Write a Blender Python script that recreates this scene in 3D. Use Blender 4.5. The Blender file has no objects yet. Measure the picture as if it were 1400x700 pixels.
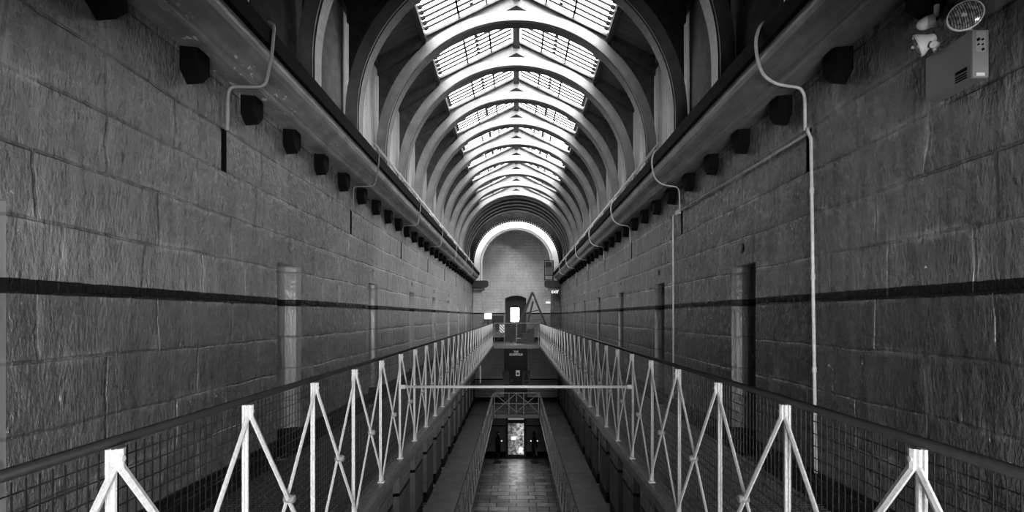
import bpy, bmesh, math, random
from mathutils import Vector
random.seed(7)
PI = math.pi
C = bpy.context.scene
COL = C.collection
EYE = 8.05                      # eye height above the ground floor; h() turns "below the eye" into world z
F = 640.0

# ---------------------------------------------------------------- camera, world, exposure
cam_d = bpy.data.cameras.new('camera')
cam = bpy.data.objects.new('camera', cam_d); COL.objects.link(cam)
cam_d.sensor_width = 36.0
cam_d.lens = 36.0 * F / 1400.0
cam_d.shift_x = -6.0 / 1400.0
cam_d.shift_y = 82.0 / 1400.0
cam_d.clip_start = 0.05; cam_d.clip_end = 300
cam.location = (0, 0, EYE); cam.rotation_euler = (PI / 2, 0, 0)
C.camera = cam
C.view_settings.view_transform = 'Standard'
C.view_settings.look = 'None'
C.view_settings.gamma = 1.0
C.view_settings.use_curve_mapping = False
C.view_settings.exposure = 0.0
C.cycles.use_denoising = True
C.cycles.max_bounces = 6
C.cycles.diffuse_bounces = 4
C.cycles.glossy_bounces = 3
C.cycles.transparent_max_bounces = 24
C.cycles.sample_clamp_indirect = 6.0
C.cycles.caustics_reflective = False
C.cycles.caustics_refractive = False

SKY = 13.0
w = bpy.data.worlds.new('overcast_sky'); C.world = w; w.use_nodes = True
nt = w.node_tree; nt.nodes.clear()
out = nt.nodes.new('ShaderNodeOutputWorld'); bg = nt.nodes.new('ShaderNodeBackground')
tc = nt.nodes.new('ShaderNodeTexCoord'); sx = nt.nodes.new('ShaderNodeSeparateXYZ')
mr = nt.nodes.new('ShaderNodeMapRange')       # an overcast sky a little brighter towards the right-hand side
mr.inputs['From Min'].default_value = -0.7; mr.inputs['From Max'].default_value = 0.7
mr.inputs['To Min'].default_value = SKY * 0.6; mr.inputs['To Max'].default_value = SKY * 1.4
nt.links.new(tc.outputs['Generated'], sx.inputs[0]); nt.links.new(sx.outputs['X'], mr.inputs['Value'])
bg.inputs['Color'].default_value = (1, 1, 1, 1)
mr2 = nt.nodes.new('ShaderNodeMapRange')      # and brightest low down behind the camera, raised to strengthen the back window
mr2.inputs['From Min'].default_value = -1.0; mr2.inputs['From Max'].default_value = -0.3
mr2.inputs['To Min'].default_value = 4.0; mr2.inputs['To Max'].default_value = 1.0
nt.links.new(sx.outputs['Y'], mr2.inputs['Value'])
mu = nt.nodes.new('ShaderNodeMath'); mu.operation = 'MULTIPLY'
nt.links.new(mr.outputs[0], mu.inputs[0]); nt.links.new(mr2.outputs[0], mu.inputs[1])
nt.links.new(mu.outputs[0], bg.inputs['Strength']); nt.links.new(bg.outputs[0], out.inputs[0])


def area(name, loc, rot, sx_, sy_, power=None, spread=None, portal=False):
    d = bpy.data.lights.new(name, 'AREA'); d.shape = 'RECTANGLE'; d.size = sx_; d.size_y = sy_
    if power is not None: d.energy = power
    if spread: d.spread = spread
    if portal: d.cycles.is_portal = True
    o = bpy.data.objects.new(name, d); COL.objects.link(o)
    o.location = loc; o.rotation_euler = rot
    return o


XW, XG = 2.35, 1.17             # side wall, gallery railing
YEND = 26.6                     # far wall
PITCH = math.atan(0.49)
RIDGE, EAVEX, SKYX = 5.72, 2.5, 1.6
def roofh(x): return RIDGE - 0.49 * abs(x)
def zz(h): return EYE - h       # h measured DOWN from the eye
def zu(h): return EYE + h       # h measured UP from the eye

# daylight gates in the glazed roof slopes
for s in (-1, 1):
    for (y0, y1) in ((6.75, 20.05),):
        L = SKYX / math.cos(PITCH)
        area('skylight_portal', (s * SKYX / 2, (y0 + y1) / 2, zu(roofh(SKYX / 2)) + 0.12), (0, s * PITCH, 0), L, y1 - y0, portal=True)
YN = -1.7                       # wall behind the camera, with a tall window right of its middle
NWIN = (-0.3, 2.1, 6.55, 7.90)    # x0, x1, z0, z1
area('window_portal', ((NWIN[0] + NWIN[1]) / 2, YN - 0.32, (NWIN[2] + NWIN[3]) / 2), (PI / 2, 0, 0), NWIN[1] - NWIN[0], NWIN[3] - NWIN[2], portal=True)
area('skylight_portal', (0, 24.5, zu(5.98)), (0, 0, 0), 4.9, 1.4, portal=True)

# ---------------------------------------------------------------- helpers
def tag(o, label=None, cat=None, group=None, kind=None):
    if label: o['label'] = label
    if cat: o['category'] = cat
    if group: o['group'] = group
    if kind: o['kind'] = kind
    return o

ORD = ['first', 'second', 'third', 'fourth', 'fifth', 'sixth', 'seventh', 'eighth', 'ninth', 'tenth', 'eleventh', 'twelfth',
       'thirteenth', 'fourteenth', 'fifteenth', 'sixteenth', 'seventeenth', 'eighteenth', 'nineteenth', 'twentieth', 'twenty-first',
       'twenty-second', 'twenty-third', 'twenty-fourth', 'twenty-fifth', 'twenty-sixth', 'twenty-seventh', 'twenty-eighth',
       'twenty-ninth', 'thirtieth', 'thirty-first', 'thirty-second', 'thirty-third', 'thirty-fourth', 'thirty-fifth']


class MB:
    def __init__(s): s.v = []; s.f = []
    def quad(s, *p):
        n = len(s.v); s.v += [tuple(q) for q in p]; s.f.append(tuple(range(n, n + len(p))))
        return s
    def box(s, x0, x1, y0, y1, z0, z1):
        x0, x1 = min(x0, x1), max(x0, x1); y0, y1 = min(y0, y1), max(y0, y1); z0, z1 = min(z0, z1), max(z0, z1)
        n = len(s.v)
        s.v += [(x0, y0, z0), (x1, y0, z0), (x1, y1, z0), (x0, y1, z0), (x0, y0, z1), (x1, y0, z1), (x1, y1, z1), (x0, y1, z1)]
        s.f += [tuple(n + i for i in f) for f in ((0, 3, 2, 1), (4, 5, 6, 7), (0, 1, 5, 4), (1, 2, 6, 5), (2, 3, 7, 6), (3, 0, 4, 7))]
        return s
    def tube(s, pts, r, n=8, ry=None, cap=True):
        pts = [Vector(p) for p in pts]; rings = []
        up0 = None
        for i, p in enumerate(pts):
            t = (pts[min(i + 1, len(pts) - 1)] - pts[max(i - 1, 0)]).normalized()
            ref = Vector((1, 0, 0)) if abs(t.x) < 0.9 else Vector((0, 0, 1))
            a = t.cross(ref).normalized()
            if up0 is not None and a.dot(up0) < 0: a = -a
            up0 = a; b = t.cross(a).normalized()
            rr = r[i] if isinstance(r, (list, tuple)) else r
            base = len(s.v)
            for k in range(n):
                an = 2 * PI * (k + 0.5) / n
                s.v.append(tuple(p + a * math.cos(an) * rr + b * math.sin(an) * (ry or rr)))
            rings.append(base)
        for i in range(len(rings) - 1):
            for k in range(n):
                s.f.append((rings[i] + k, rings[i] + (k + 1) % n, rings[i + 1] + (k + 1) % n, rings[i + 1] + k))
        if cap:
            s.f.append(tuple(rings[0] + k for k in range(n))[::-1]); s.f.append(tuple(rings[-1] + k for k in range(n)))
        return s
    def bar(s, p0, p1, wd, dp):
        """rectangular bar between two points; wd across world X as far as possible"""
        p0, p1 = Vector(p0), Vector(p1); t = (p1 - p0).normalized()
        a = Vector((1, 0, 0)) if abs(t.x) < 0.9 else Vector((0, 1, 0))
        a = (a - t * a.dot(t)).normalized(); b = t.cross(a).normalized()
        n = len(s.v)
        for p in (p0, p1):
            for (i, j) in ((-1, -1), (1, -1), (1, 1), (-1, 1)):
                s.v.append(tuple(p + a * i * wd / 2 + b * j * dp / 2))
        s.f += [(n, n + 3, n + 2, n + 1), (n + 4, n + 5, n + 6, n + 7)] + [(n + k, n + (k + 1) % 4, n + 4 + (k + 1) % 4, n + 4 + k) for k in range(4)]
        return s
    def cyl(s, p0, p1, r, n=20, r1=None): return s.tube([p0, p1], [r, r1 if r1 is not None else r], n)
    def lathe(s, centre, axis, prof, n=24):
        """prof = list of (distance along axis, radius)"""
        c = Vector(centre); t = Vector(axis).normalized()
        ref = Vector((0, 0, 1)) if abs(t.z) < 0.9 else Vector((1, 0, 0))
        a = t.cross(ref).normalized(); b = t.cross(a)
        base = len(s.v)
        for (d, r) in prof:
            for k in range(n):
                an = 2 * PI * k / n
                s.v.append(tuple(c + t * d + a * math.cos(an) * r + b * math.sin(an) * r))
        for i in range(len(prof) - 1):
            for k in range(n):
                s.f.append((base + i * n + k, base + i * n + (k + 1) % n, base + (i + 1) * n + (k + 1) % n, base + (i + 1) * n + k))
        s.f.append(tuple(base + k for k in range(n))[::-1]); s.f.append(tuple(base + (len(prof) - 1) * n + k for k in range(n)))
        return s
    def prism(s, poly, axis, a0, a1):
        """closed polygon swept along axis: 'y' takes (x,z), 'x' takes (y,z), 'z' takes (x,y)"""
        def P(q, a):
            return {'y': (q[0], a, q[1]), 'x': (a, q[0], q[1]), 'z': (q[0], q[1], a)}[axis]
        n = len(s.v); m = len(poly)
        s.v += [P(q, a0) for q in poly] + [P(q, a1) for q in poly]
        s.f += [tuple(range(n, n + m))[::-1], tuple(range(n + m, n + 2 * m))]
        s.f += [(n + k, n + (k + 1) % m, n + m + (k + 1) % m, n + m + k) for k in range(m)]
        return s
    def build(s, name, mat, parent=None, bevel=0, smooth=False, fixn=True):
        me = bpy.data.meshes.new(name); me.from_pydata(s.v, [], s.f)
        if fixn:
            bm = bmesh.new(); bm.from_mesh(me); bmesh.ops.recalc_face_normals(bm, faces=bm.faces); bm.to_mesh(me); bm.free()
        me.update()
        o = bpy.data.objects.new(name, me); COL.objects.link(o)
        if mat: me.materials.append(mat)
        if parent: o.parent = parent
        if smooth:
            for p in me.polygons: p.use_smooth = True
        if bevel:
            b = o.modifiers.new('bevel', 'BEVEL'); b.width = bevel; b.segments = 2; b.limit_method = 'ANGLE'
        return o


def empty(name, loc, label, cat, group=None, kind=None):
    o = bpy.data.objects.new(name, None); COL.objects.link(o); o.location = loc
    o.empty_display_size = 0.2
    return tag(o, label, cat, group, kind)

def adopt(root, *obs):
    """parts are modelled in world coordinates; seat them under a root that stands elsewhere"""
    for o in obs:
        o.parent = root
        if o.data and not o.data.get('moved'):
            L = root.location
            for v in o.data.vertices: v.co -= L
            o.data['moved'] = 1
    return root

def copy_tree(o, parent=None):
    c = o.copy(); COL.objects.link(c)
    if parent: c.parent = parent
    for ch in list(o.children): copy_tree(ch, c)
    return c

def struct(o): o['kind'] = 'structure'; return o

# ---------------------------------------------------------------- materials
class NG:
    def __init__(s, name):
        s.m = bpy.data.materials.new(name); s.m.use_nodes = True
        s.n = s.m.node_tree.nodes; s.l = s.m.node_tree.links; s.n.clear()
        s.out = s.n.new('ShaderNodeOutputMaterial')
    def N(s, t, **kw):
        n = s.n.new(t)
        for k, v in kw.items():
            if k in n.inputs.keys() if hasattr(n.inputs, 'keys') else False: s.put(n.inputs[k], v)
            else: setattr(n, k, v)
        return n
    def put(s, sock, v):
        if isinstance(v, bpy.types.NodeSocket): s.l.new(v, sock)
        else: sock.default_value = v
    def math(s, op, a, b=0.0, c=None, clamp=False):
        n = s.n.new('ShaderNodeMath'); n.operation = op; n.use_clamp = clamp
        s.put(n.inputs[0], a); s.put(n.inputs[1], b)
        if c is not None: s.put(n.inputs[2], c)
        return n.outputs[0]
    def mixf(s, f, a, b):
        n = s.n.new('ShaderNodeMix'); n.data_type = 'FLOAT'
        s.put(n.inputs[0], f); s.put(n.inputs[2], a); s.put(n.inputs[3], b); return n.outputs[0]
    def noise(s, vec, scale, detail=3, rough=0.5):
        n = s.n.new('ShaderNodeTexNoise'); s.put(n.inputs['Vector'], vec)
        n.inputs['Scale'].default_value = scale; n.inputs['Detail'].default_value = detail; n.inputs['Roughness'].default_value = rough
        return n.outputs['Fac']
    def ramp(s, f, a, b, lo=0.0, hi=1.0):
        n = s.n.new('ShaderNodeMapRange'); n.interpolation_type = 'SMOOTHSTEP'
        s.put(n.inputs['Value'], f)
        n.inputs['From Min'].default_value = a; n.inputs['From Max'].default_value = b
        s.put(n.inputs['To Min'], lo); s.put(n.inputs['To Max'], hi); return n.outputs[0]
    def vec(s, x, y, z):
        n = s.n.new('ShaderNodeCombineXYZ'); s.put(n.inputs[0], x); s.put(n.inputs[1], y); s.put(n.inputs[2], z); return n.outputs[0]
    def pos(s):
        g = s.n.new('ShaderNodeNewGeometry'); sp = s.n.new('ShaderNodeSeparateXYZ'); s.l.new(g.outputs['Position'], sp.inputs[0])
        return g.outputs['Position'], sp.outputs[0], sp.outputs[1], sp.outputs[2]
    def objpos(s):
        t = s.n.new('ShaderNodeTexCoord'); return t.outputs['Object']
    def finish(s, gray, rough=0.5, height=None, strength=0.5, dist=0.01, metal=0.0, spec=0.5, emit=0.0, coat=0.0):
        b = s.n.new('ShaderNodeBsdfPrincipled')
        if isinstance(gray, bpy.types.NodeSocket):
            cc = s.n.new('ShaderNodeCombineColor')
            for i in range(3): s.l.new(gray, cc.inputs[i])
            s.l.new(cc.outputs[0], b.inputs['Base Color'])
            if emit: s.l.new(cc.outputs[0], b.inputs['Emission Color'])
        else:
            b.inputs['Base Color'].default_value = (gray, gray, gray, 1)
            if emit: b.inputs['Emission Color'].default_value = (gray, gray, gray, 1)
        s.put(b.inputs['Roughness'], rough); b.inputs['Metallic'].default_value = metal
        s.put(b.inputs['Specular IOR Level'], spec)
        b.inputs['Emission Strength'].default_value = emit
        b.inputs['Coat Weight'].default_value = coat
        if height is not None:
            bp = s.n.new('ShaderNodeBump'); bp.inputs['Strength'].default_value = strength; bp.inputs['Distance'].default_value = dist
            s.l.new(height, bp.inputs['Height']); s.l.new(bp.outputs[0], b.inputs['Normal'])
        s.l.new(b.outputs[0], s.out.inputs[0])
        return s.m


def plain(name, gray, rough=0.5, var=0.25, scale=20, bump=0.15, metal=0.0, emit=0.0, spec=0.5):
    g = NG(name); p = g.objpos()
    n = g.noise(p, scale, 4, 0.6)
    col = g.math('MULTIPLY', gray, g.ramp(n, 0.3, 0.7, 1 - var, 1 + var))
    return g.finish(col, rough, n, bump, 0.01, metal, spec, emit)


def wall_mat(name, axis, top, low, course=0.345, blk=0.78, bumps=1.0, mott=1.0, rr=0.0):
    """painted rubble block wall: light upper paint, darker dado, black dividing line and black skirting on each storey"""
    g = NG(name); P, X, Y, Z = g.pos()
    U = Y if axis == 'y' else X
    h = g.math('SUBTRACT', Z, EYE)                      # up from the eye
    uv = g.vec(U, Z, 0.0)
    wob = g.noise(P, 3.0, 2)
    uw = g.math('ADD', U, g.math('MULTIPLY', wob, 0.10)); zw = g.math('ADD', g.math('ADD', Z, -0.035 - EYE + 30 * course - 0.14 + 0.03), g.math('MULTIPLY', g.noise(P, 1.7, 3), 0.05))
    br = g.n.new('ShaderNodeTexBrick'); g.l.new(g.vec(uw, zw, 0.0), br.inputs['Vector'])
    br.inputs['Scale'].default_value = 1.0; br.inputs['Brick Width'].default_value = blk; br.inputs['Row Height'].default_value = course
    br.inputs['Mortar Size'].default_value = 0.012 * course / 0.345; br.inputs['Mortar Smooth'].default_value = 0.6
    br.offset = 0.5; br.squash = 0.7; br.squash_frequency = 3
    joint = br.outputs['Fac']
    br2 = g.n.new('ShaderNodeTexBrick'); g.l.new(g.vec(uw, zw, 0.0), br2.inputs['Vector'])
    br2.inputs['Scale'].default_value = 1.0; br2.inputs['Brick Width'].default_value = blk; br2.inputs['Row Height'].default_value = course
    br2.inputs['Mortar Size'].default_value = 0.05 * course / 0.345; br2.inputs['Mortar Smooth'].default_value = 1.0
    br2.offset = 0.5; br2.squash = 0.7; br2.squash_frequency = 3
    wide = br2.outputs['Fac']
    # bumps: drips of paint running down, lumps of the stone under it, occasional blisters
    stretch = g.vec(g.math('MULTIPLY', X, 1.0), g.math('MULTIPLY', Y, 1.0), g.math('MULTIPLY', Z, 0.38))
    drip = g.noise(stretch, 62, 3, 0.62)
    drip2 = g.noise(stretch, 21, 3, 0.6)
    lump = g.noise(P, 7, 4, 0.55)
    vor = g.n.new('ShaderNodeTexVoronoi'); g.l.new(stretch, vor.inputs['Vector']); vor.inputs['Scale'].default_value = 9; vor.inputs['Randomness'].default_value = 1
    blister = g.ramp(vor.outputs['Distance'], 0.05, 0.20, 1.0, 0.0)
    gate = g.ramp(g.noise(P, 4.3, 1), 0.55, 0.66)
    blister = g.math('MULTIPLY', blister, gate)
    patch = g.ramp(g.noise(P, 2.3, 4, 0.6), 0.48, 0.60)
    near = g.ramp(Y, 3.0, 9.0, 1.0, 0.05)                # the paint is thickest and most runny at the near end
    H = g.math('MULTIPLY', drip, g.math('MULTIPLY', near, 1.0))
    H = g.math('ADD', H, g.math('MULTIPLY', drip2, g.math('MULTIPLY', near, 1.3)))
    H = g.math('ADD', H, g.math('MULTIPLY', lump, g.ramp(Y, 3.0, 11.0, 1.7, 0.3)))
    H = g.math('ADD', H, g.math('MULTIPLY', blister, 1.0))
    H = g.math('ADD', H, g.math('MULTIPLY', g.math('MULTIPLY', wide, patch), 0.30))
    H = g.math('SUBTRACT', H, g.math('MULTIPLY', g.math('MULTIPLY', joint, g.ramp(g.noise(P, 3.1, 3), 0.35, 0.6, 0.25, 1.0)), 0.75))
    H = g.math('SUBTRACT', H, g.math('MULTIPLY', wide, 0.28))
    # colour
    dado = g.math('MAXIMUM', g.ramp(h, 0.12, 0.16), g.math('MULTIPLY', g.ramp(h, -3.62, -3.58), g.math('LESS_THAN', h, -1.45)))                        # 1 above the line
    base = g.mixf(dado, low, top)
    smear = g.math('MULTIPLY', g.math('MULTIPLY', wide, patch), 0.7 * mott)
    base = g.math('MULTIPLY', base, g.math('ADD', 1.0, smear))
    base = g.math('MULTIPLY', base, g.math('SUBTRACT', 1.0, g.math('MULTIPLY', joint, 0.35)))
    runs = g.noise(g.vec(X, Y, g.math('MULTIPLY', Z, 0.12)), 16, 4, 0.6)
    base = g.math('MULTIPLY', base, g.ramp(runs, 0.25, 0.75, 1 - 0.22 * mott, 1 + 0.22 * mott))
    base = g.math('MULTIPLY', base, g.ramp(g.noise(P, 0.9, 3), 0.3, 0.7, 0.86, 1.14))
    chips = g.math('MULTIPLY', g.ramp(g.noise(P, 30, 2), 0.735, 0.75), g.ramp(g.noise(P, 1.3, 2), 0.5, 0.62))
    base = g.mixf(chips, base, 0.62)
    edge = g.math('ADD', h, g.math('MULTIPLY', g.math('SUBTRACT', g.noise(P, 9, 3), 0.5), 0.012))
    def within(a, b):
        return g.math('MULTIPLY', g.math('GREATER_THAN', edge, a), g.math('LESS_THAN', edge, b))
    blk_ = within(0.105, 0.178)
    for a, b in ((-3.63, -3.56), (-6.28, -6.21), (-1.49, -1.21), (-4.90, -4.62), (-8.2, -7.70)):
        blk_ = g.math('MAXIMUM', blk_, within(a, b))
    base = g.mixf(blk_, base, 0.012)
    rough = g.ramp(g.noise(P, 12, 3), 0.3, 0.7, 0.20, 0.36)
    rough = g.math('ADD', rough, g.ramp(Y, 5.0, 13.0, 0.0, 0.22))
    if rr: rough = rr
    return g.finish(base, rough, H, 0.85 * bumps, 0.018, spec=g.mixf(blk_, 0.45, 0.06))


M = {}
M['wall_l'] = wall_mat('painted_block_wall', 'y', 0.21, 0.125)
M['wall_r'] = wall_mat('painted_block_wall_shaded', 'y', 0.13, 0.06, mott=1.8)  # the right side's weaker light is put into this darker colour
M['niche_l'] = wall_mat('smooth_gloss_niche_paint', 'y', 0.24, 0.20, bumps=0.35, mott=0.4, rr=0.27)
M['niche_r'] = wall_mat('smooth_gloss_niche_paint_shaded', 'y', 0.10, 0.07, bumps=0.35, mott=0.4, rr=0.27)  # right-hand niches, their shade likewise lowered into the colour
M['wall_end'] = wall_mat('painted_brick_end_wall', 'x', 0.62, 0.22, 0.17, 0.42, 1.2, 0.35)
M['white_steel'] = None
g = NG('chipped_white_steel_paint'); p = g.objpos()
n1 = g.noise(p, 90, 3, 0.6); chip = g.ramp(g.noise(p, 150, 3, 0.7), 0.66, 0.70)
M['white_steel'] = g.finish(g.mixf(chip, g.ramp(n1, 0.2, 0.8, 0.48, 0.72), 0.07), 0.42, n1, 0.25, 0.004)
M['boss'] = plain('grey_worn_boss', 0.22, 0.45, 0.4, 120, 0.3)
M['grey_steel'] = plain('grey_painted_steel', 0.19, 0.45, 0.25, 60, 0.15)
M['rail_dark'] = plain('dark_handrail_paint', 0.012, 0.5, 0.2, 40, 0.1, spec=0.2)
M['matt_black'] = plain('matt_black_arch_wall', 0.008, 1.0, 0.4, 8, 0.3, spec=0.0)  # plain matt black for the wall above the end arch
M['wire'] = plain('dull_wire', 0.025, 0.4, 0.2, 30, 0.0, 0.6)
M['grate'] = plain('steel_grating', 0.16, 0.4, 0.2, 30, 0.0, 0.5)
M['kerb'] = plain('worn_kerb_paint', 0.11, 0.38, 0.35, 25, 0.3)
M['black'] = plain('black_paint', 0.006, 0.8, 0.3, 30, 0.3, spec=0.06)
M['iron'] = plain('black_iron', 0.02, 0.4, 0.3, 30, 0.2)
M['rib'] = None
g = NG('white_painted_timber_arch'); P, X, Y, Z = g.pos()
st = g.vec(g.math('MULTIPLY', X, 1.0), g.math('MULTIPLY', Y, 6.0), Z)
n1 = g.noise(st, 3, 5, 0.6)
M['rib'] = g.finish(g.ramp(n1, 0.25, 0.75, 0.13, 0.22), 0.5, n1, 0.2, 0.01)
M['rib_under'] = plain('dark_arch_moulding', 0.06, 0.45, 0.3, 12, 0.2)
M['tymp'] = plain('white_gable_board', 0.15, 0.55, 0.12, 6, 0.1)
M['dark_timber'] = plain('dark_timber', 0.035, 0.5, 0.4, 9, 0.3)
g = NG('dark_roof_boarding'); P, X, Y, Z = g.pos()
fr = g.math('FRACT', g.math('MULTIPLY', Y, 7.0)); seam = g.math('LESS_THAN', fr, 0.06)
n1 = g.noise(g.vec(g.math('MULTIPLY', X, 0.6), g.math('MULTIPLY', Y, 9.0), Z), 4, 4)
M['roof'] = g.finish(g.mixf(seam, g.ramp(n1, 0.3, 0.7, 0.06, 0.11), 0.015), 0.55, g.math('SUBTRACT', n1, seam), 0.4, 0.01)
g = NG('clerestory_planks'); P, X, Y, Z = g.pos()
fr = g.math('FRACT', g.math('MULTIPLY', g.math('ADD', Y, 0.05), 1 / 0.29)); seam = g.math('LESS_THAN', fr, 0.055)
dash = g.ramp(g.noise(g.vec(0.0, Y, g.math('MULTIPLY', Z, 2.5)), 6, 2), 0.42, 0.46)
n1 = g.noise(g.vec(X, g.math('MULTIPLY', Y, 9.0), g.math('MULTIPLY', Z, 0.5)), 3, 5, 0.6)
M['plank'] = g.finish(g.mixf(g.math('MULTIPLY', seam, dash), g.ramp(n1, 0.25, 0.75, 0.20, 0.34), 0.01), 0.6, g.math('SUBTRACT', n1, g.math('MULTIPLY', seam, 2.0)), 0.4, 0.012)
M['corrug'] = plain('dull_corrugated_iron', 0.10, 0.5, 0.3, 6, 0.1)
g = NG('roof_glass')
tr = g.n.new('ShaderNodeBsdfTransparent'); tr.inputs[0].default_value = (0.93, 0.93, 0.93, 1)
gl = g.n.new('ShaderNodeBsdfGlossy'); gl.inputs['Roughness'].default_value = 0.05
mx = g.n.new('ShaderNodeMixShader'); mx.inputs[0].default_value = 0.06
g.l.new(tr.outputs[0], mx.inputs[1]); g.l.new(gl.outputs[0], mx.inputs[2]); g.l.new(mx.outputs[0], g.out.inputs[0])
M['glass'] = g.m
# cornice paint, flaking to white on the left side
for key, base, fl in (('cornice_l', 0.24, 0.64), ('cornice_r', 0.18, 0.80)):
    g = NG('cornice_paint' if key == 'cornice_l' else 'cornice_paint_sound'); P, X, Y, Z = g.pos()
    n1 = g.noise(P, 5, 4); v = g.ramp(g.noise(g.vec(X, g.math('MULTIPLY', Y, 0.5), Z), 26, 3), fl, fl + 0.015)
    v = g.math('MULTIPLY', v, g.ramp(g.noise(P, 1.6, 2), 0.42, 0.55))
    v = g.math('MULTIPLY', v, g.math('LESS_THAN', Z, EYE + 2.0))
    streak = g.noise(g.vec(X, g.math('MULTIPLY', Y, 0.15), g.math('MULTIPLY', Z, 2.0)), 14, 3)
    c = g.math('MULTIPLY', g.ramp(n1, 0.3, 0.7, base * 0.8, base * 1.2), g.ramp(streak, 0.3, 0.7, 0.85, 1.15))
    M[key] = g.finish(g.mixf(v, c, 0.7), 0.40, g.math('ADD', n1, g.math('MULTIPLY', v, 0.3)), 0.25, 0.01)
# flagstone ground floor
g = NG('flagstone_floor'); P, X, Y, Z = g.pos()
br = g.n.new('ShaderNodeTexBrick'); g.l.new(g.vec(X, Y, 0.0), br.inputs['Vector']); br.inputs['Scale'].default_value = 1
br.inputs['Brick Width'].default_value = 0.85; br.inputs['Row Height'].default_value = 0.42; br.inputs['Mortar Size'].default_value = 0.022
br.inputs['Mortar Smooth'].default_value = 0.2; br.offset = 0.37
br.inputs['Color1'].default_value = (0.25, 0.25, 0.25, 1); br.inputs['Color2'].default_value = (0.75, 0.75, 0.75, 1)
bw = g.n.new('ShaderNodeRGBToBW'); g.l.new(br.outputs['Color'], bw.inputs[0])
n1 = g.noise(P, 3, 5, 0.6)
c = g.math('MULTIPLY', g.ramp(bw.outputs[0], 0.2, 0.8, 0.12, 0.26), g.ramp(n1, 0.3, 0.7, 0.7, 1.3))
M['flag'] = g.finish(g.mixf(br.outputs['Fac'], c, 0.015), g.ramp(n1, 0.3, 0.7, 0.30, 0.5), g.math('SUBTRACT', g.math('MULTIPLY', n1, 0.5), br.outputs['Fac']), 0.5, 0.01)
g = NG('slate_gallery_floor'); P, X, Y, Z = g.pos()
fr = g.math('LESS_THAN', g.math('FRACT', g.math('MULTIPLY', Y, 0.62)), 0.02); n1 = g.noise(P, 3, 5, 0.6)
M['slate'] = g.finish(g.mixf(fr, g.ramp(n1, 0.3, 0.7, 0.035, 0.07), 0.01), 0.5, n1, 0.2, 0.01)
M['pipe'] = plain('white_conduit', 0.62, 0.35, 0.12, 30, 0.1)
M['pipe_grey'] = plain('grey_conduit', 0.24, 0.4, 0.15, 30, 0.1)
M['unit'] = plain('grey_enamel', 0.13, 0.35, 0.04, 30, 0.0)
M['unit_face'] = plain('light_grey_enamel', 0.26, 0.35, 0.04, 30, 0.0)
M['lamp_white'] = plain('white_lamp_plastic', 0.78, 0.35, 0.05, 30, 0.0)
M['lamp_grey'] = plain('grey_lamp_plastic', 0.35, 0.4, 0.05, 30, 0.0)
M['white'] = plain('white_board', 0.80, 0.5, 0.05, 8, 0.0)
M['paper'] = plain('grey_paper', 0.22, 0.6, 0.3, 30, 0.0)
M['sign_black'] = plain('black_sign_board', 0.02, 0.4, 0.2, 20, 0.0)
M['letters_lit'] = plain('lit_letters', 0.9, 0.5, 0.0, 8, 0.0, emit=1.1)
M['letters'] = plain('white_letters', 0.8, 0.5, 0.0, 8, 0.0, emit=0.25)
M['text_grey'] = plain('grey_text', 0.18, 0.5, 0.4, 90, 0.0)
M['white_glow'] = plain('glowing_white', 0.9, 0.5, 0.02, 8, 0.0, emit=1.0)  # emission imitates skylight on the far sign; the batten light glows itself

# ---------------------------------------------------------------- the large structure
# side walls with round-backed niches, round vents and slots
NICHE_TOP = [1.90] + [4.855 + 2.83 * k for k in range(0, 8)]     # centre y of the upper niches
NICHE_MID = [3.4 + 1.437 * k for k in range(0, 16)]
SLOTS = [3.76 + 2.89 * k for k in range(0, 8)]
NW, ND = 0.255, 0.24

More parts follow.
